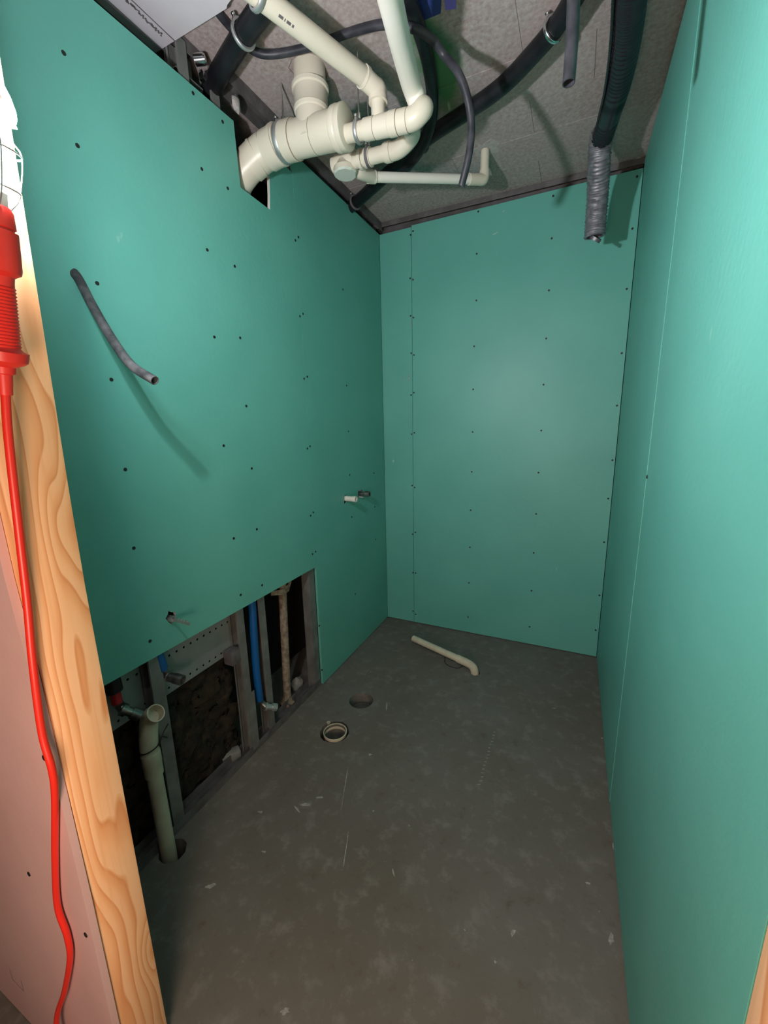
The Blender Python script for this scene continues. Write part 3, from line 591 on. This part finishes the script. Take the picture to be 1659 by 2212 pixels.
MB().tube([q+V((0, 0, .008)), q+V((.004, .008, -.012)), V((-0.012,0.816,0.604))], .0155, 16, 5).build('elbow', BRASSD, bp_)
q2 = V((-0.012,0.815,0.605)); q3 = V((0.042,0.828,0.595)); d3 = (q3-q2).normalized(); l3 = (q3-q2).length
nip = MB().lathe(q2, d3, [(0, .013), (.006, .013), (.006, .0165), (l3*.45, .0165), (l3*.45, .0175), (l3, .0175), (l3, .0125), (l3-.02, .0125), (l3-.02, .001)], 18).build('threaded_nipple', BRASSD, bp_)
MB().lathe(q2+d3*.001, d3, [(0, .0168), (.0045, .0168)], 18).build('brass_ring', CHROME, nip)
b3 = thing('water_pipe', 'long blue water pipe between the two close steel studs', 'water pipe')
MB().tube([(-0.035,1.257,0.817), (-0.035,1.258,0.666), (-0.035,1.250,0.514), (-0.034,1.244,0.357), (-0.034,1.247,0.208)], .0165, 18, 6).build('pipe', BLUE, b3)
f0 = V((-0.034,1.247,0.206)); MB().tube([f0+V((0, 0, .004)), f0+V((.004, .006, -.014)), V((-0.010,1.258,0.171))], .014, 14, 5).build('elbow', BRASSD, b3)
f1 = V((-0.012,1.252,0.177)); f2 = V((0.018,1.294,0.152)); d4 = (f2-f1).normalized(); l4 = (f2-f1).length
MB().lathe(f1, d4, [(0, .0185), (.010, .0185), (.010, .0125), (l4*.6, .0125), (l4*.6, .018), (l4, .018), (l4, .012), (l4-.015, .012), (l4-.015, .001)], 8).build('threaded_nipple', ZINC, b3, flat=True)
b4 = thing('water_pipe', 'red water pipe in black insulation half hidden by the door post', 'water pipe')
k0 = V((-0.035,0.653,0.637)); MB().tube([k0+V((-.01, -.01, .25)), k0+V((0, 0, .012))], .024, 16, 3).build('insulation_sleeve', RUBBER, b4)
MB().tube([k0+V((0, 0, .03)), k0+V((0, .002, -.03))], .0155, 16, 3).build('pipe', REDP, b4)
MB().tube([k0+V((0, .002, -.028)), k0+V((.002, .008, -.046)), V((-0.020,0.663,0.579))], .0145, 14, 5).build('elbow', BRASSD, b4)
k1 = V((-0.020,0.656,0.589)); k2 = V((0.012,0.689,0.550)); d5 = (k2-k1).normalized(); l5 = (k2-k1).length
MB().lathe(k1, d5, [(0, .019), (.016, .019), (.016, .0135), (l5*.55, .0135), (l5*.55, .018), (l5, .018), (l5, .0125), (l5-.015, .0125), (l5-.015, .001)], 10).build('threaded_nipple', BRASSD, b4)
g = thing('steel_pipe', 'rust-speckled galvanised pipe standing in the dark stud bay', 'pipe')
gb = V((-.085, 1.495, .03)); gt = V((-.085, 1.527, .72))
MB().lathe(gb, gt-gb, [(0, .020), (1.2, .020)], 20).build('pipe', RUST, g)
MB().lathe(gb-V((0, 0, .028)), (0, 0, 1), [(0, .036), (.010, .038), (.012, .026), (.034, .024), (.036, .020)], 20).build('floor_flange', RUST, g)
for s in (-1, 1):
    MB().lathe(gb+V((.022, .018*s, -.018)), (1, .3*s, 0), [(0, .006), (.012, .006)], 8).build('bolt', CHROME, g)
bq = V((-.085, 1.524, .635)); b = MB()
b.add([bq+V(v_) for v_ in ((.0, -.085, .000), (.024, -.02, -.018), (.024, .02, -.014), (.012, .075, .045), (.010, .080, .060), (.020, .02, .018), (.020, -.02, .012), (-.002, -.080, .018))],
      [(0, 1, 6, 7), (1, 2, 5, 6), (2, 3, 4, 5)]); 
bo = b.build('bent_bracket', RUST, g, flat=True); md = bo.modifiers.new('thickness', 'SOLIDIFY'); md.thickness = .003
# mineral wool
wv = MB(); ny, nz = 90, 90; rnd = random.Random(3)
def wn(a, b_): return 0.012*math.sin(a*31+b_*17)+.008*math.sin(a*57-b_*43+1.3)+.008*math.sin(a*97+b_*81)+.009*rnd.uniform(-1, 1)
vs = [(-.155+wn(.5+i*.66/ny, j*.70/nz)-.07*max(0, (j/nz-.55))*1.2, .46+i*.68/ny, .002+j*.72/nz) for j in range(nz+1) for i in range(ny+1)]
wv.add(vs, [(j*(ny+1)+i, j*(ny+1)+i+1, (j+1)*(ny+1)+i+1, (j+1)*(ny+1)+i) for j in range(nz) for i in range(ny)])
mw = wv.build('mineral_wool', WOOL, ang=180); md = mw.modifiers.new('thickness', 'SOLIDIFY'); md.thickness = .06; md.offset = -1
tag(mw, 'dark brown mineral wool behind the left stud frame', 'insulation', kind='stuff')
# offcut block and rubble on the cavity floor
bl = MB(); bl.box((-.05, -.020, 0), (.05, .020, .042)); bo = bl.build('cement_block', BLOCK, bevel=.003); bo.location = (-.088, 1.085, .0); bo.rotation_euler = (0, 0, 1.05)
tag(bo, 'small grey cement block lying behind the bottom track', 'block')
def rubble(p, s, label):
    bm = bmesh.new(); bmesh.ops.create_icosphere(bm, subdivisions=2, radius=1)
    for v in bm.verts: v.co *= random.uniform(.75, 1.15); v.co.x *= s[0]; v.co.y *= s[1]; v.co.z = max(v.co.z, -.3)*s[2]
    me = bpy.data.meshes.new('rubble_lump'); bm.to_mesh(me); bm.free(); me.materials.append(BLOCK)
    o = bpy.data.objects.new('rubble_lump', me); COL.objects.link(o); o.location = (p[0], p[1], .3*s[2]); tag(o, label, 'rubble'); return o
rubble((-.125, 1.625), (.035, .05, .045), 'mortar lump in the corner of the bay right of the rusty pipe')
rubble((-.085, .965), (.009, .010, .008), 'small pale crumb just in front of the mineral wool')
rubble((-.10, .90), (.02, .02, .014), 'grey crumb near the foot of the nearest stud')

# ------------------------------------------------------------------ floor fittings
fp = thing('floor_drain', 'round cream pipe socket set in the floor, nearer of the two openings', 'drain')
MB().lathe((.258, 1.412, -.12), (0, 0, 1), [(0, .050), (.115, .050), (.118, .055), (.130, .056), (.131, .0520), (.126, .0512)], 36, True).build('pipe_socket', PVCD, fp)
MB().lathe((.258, 1.412, -.12), (0, 0, 1), [(.127, .0511), (.06, .048), (.045, .046), (.045, .001)], 36, True).build('socket_inside', GRIME, fp)
MB().lathe((.196, 1.452, -.11), (0, 0, 1), [(0, .008), (.118, .008), (.120, .0095), (.120, .006), (.08, .006), (.08, .001)], 14).build('side_tube', PVCD, fp)
fq = thing('drain_core', 'open round hole in the floor with a sunken pipe, farther opening', 'drain')
MB().lathe((.268, 1.660, -.125), (0, 0, 1), [(0, .052), (.080, .052), (.080, .048), (.070, .046), (.066, .001)], 32).build('sunken_pipe', GRIME, fq)
bpipe = thing('drain_pipe', 'short bent cream pipe lying low over the floor near the end wall', 'drain pipe')
b0 = V((.762, 2.150, -.08)); b1 = V((.758, 2.152, .012)); b9 = V((0.315,2.313,0.040)); b8 = V((0.657,2.189,0.040)); 
MB().tube([b0, b1, V((0.729,2.170,0.032)), b8+(b9-b8)*.0], .0235, 22, 7).build('elbow', PVCD, bpipe)
MB().lathe(b8, b9-b8, [(-.004, .0238), (.012, .0238), (.012, .0205), ((b9-b8).length, .0205), ((b9-b8).length, .0175), ((b9-b8).length-.03, .0175), ((b9-b8).length-.03, .001)], 22).build('pipe', PVCD, bpipe)
wr_ = thing('wire', 'thin black wire loop on the floor beside the bent pipe', 'wire')
MB().tube([(0.556,2.232,0.004), (0.575,2.176,0.002), (0.617,2.152,0.002), (0.661,2.155,0.002), (0.680,2.189,0.002)], .0022, 6, 6).build('strand', TIE, wr_)

# ------------------------------------------------------------------ work lamp hanging on the post (the light of the picture)
wl_ = thing('work_lamp', 'red-handled work lamp with wire guard hanging on the door post, glowing', 'lamp')
LB_ = V((0.448,0.326,1.487)); LL = V((.526, .335, 1.83)); ad = (LL-LB_).normalized(); LT = (LL-LB_).length
prof = [(852, .0085), (800, .0095), (797, .013), (781, .0135), (772, .0235), (765, .0275), (742, .0290), (738, .0225)]
y = 735
while y > 585: prof += [(y, .0212-.0032*(735-y)/150), (y-3, .0196-.0032*(735-y)/150), (y-5, .0196-.0032*(735-y)/150)]; y -= 8
prof += [(578, .0165), (566, .017), (556, .0245), (546, .0255), (500, .0245), (466, .0235), (464, .0195), (460, .0195), (458, .0215), (425, .0195), (415, .016)]
MB().lathe(LB_, ad, [((852-yy)/642*LT, r_) for yy, r_ in prof], 28).build('handle', REDH, wl_)
top = (852-418)/642*LT
MB().lathe(LB_+ad*(top-.005), ad, [(0, .014), (.022, .014), (.022, .012)], 18).build('lamp_socket', PVCW, wl_)
bulb = [(top+.014, .010), (top+.03, .011), (LT-.02, .012), (LT+.015, .012), (LT+.024, .006)]
MB().lathe(LB_, ad, bulb, 20).build('bulb', GLASS, wl_)
nf = V((.58, .76, .26)).normalized(); c0 = LL+nf*.014
MB().lathe(c0, nf, [(0, .0245), (.003, .0238), (.006, .020), (.0085, .013), (.0095, .002)], 28).build('lens', FRONTGLOW, wl_)  # added emitter facing the room, throws more light at right and back walls
MB().lathe(c0-nf*.004, nf, [(.006, .0265), (.006, .0285), (-.006, .027), (-.012, .020), (-.016, .008)], 28).build('added_lamp_head', PVCW, wl_)  # added head behind the emitter, white to stand in for the lamp's glare
a = ad.orthogonal().normalized(); b2 = ad.cross(a)
for i in range(5):
    h = 2*math.pi*i/5+.4; rd = a*math.cos(h)+b2*math.sin(h)
    MB().tube([LB_+ad*top+rd*.016, LB_+ad*(top+.02)+rd*.026, LB_+ad*(LT-.05)+rd*.030, LB_+ad*(LT-.036)+rd*.022], .0011, 6, 5).build('guard_wire', ZINC, wl_)
for k, rr in ((top+.022, .0265), (LT-.05, .030)):
    MB().tube([LB_+ad*k+(a*math.cos(h)+b2*math.sin(h))*rr for h in [2*math.pi*i/20 for i in range(20)]], .0011, 6, 2, closed=True).build('guard_ring', ZINC, wl_)
tp = c0-nf*.018
MB().tube([tp, tp+V((-.02, -.01, .06)), tp+V((-.045, .01, .11)), V((.452, .36, 1.965)), V((.446, .362, 1.945))], .0017, 8, 6).build('hook', ZINC, wl_)
MB().tube([LB_-ad*-.004, (0.440,0.322,1.423), (0.427,0.316,1.281), (0.420,0.310,1.167), (0.418,0.301,1.065), (0.417,0.293,0.939), (0.425,0.292,0.869), (0.414,0.292,0.807), (0.361,0.292,0.647), (0.325,0.291,0.508), (0.335,0.291,0.436), (0.326,0.290,0.368), (0.276,0.286,0.246), (0.208,0.280,0.100), (.20, .262, -.09), (.08, .17, -.122), (-.2, -.1, -.122)], .0058, 12, 8).build('cord', REDC, wl_)
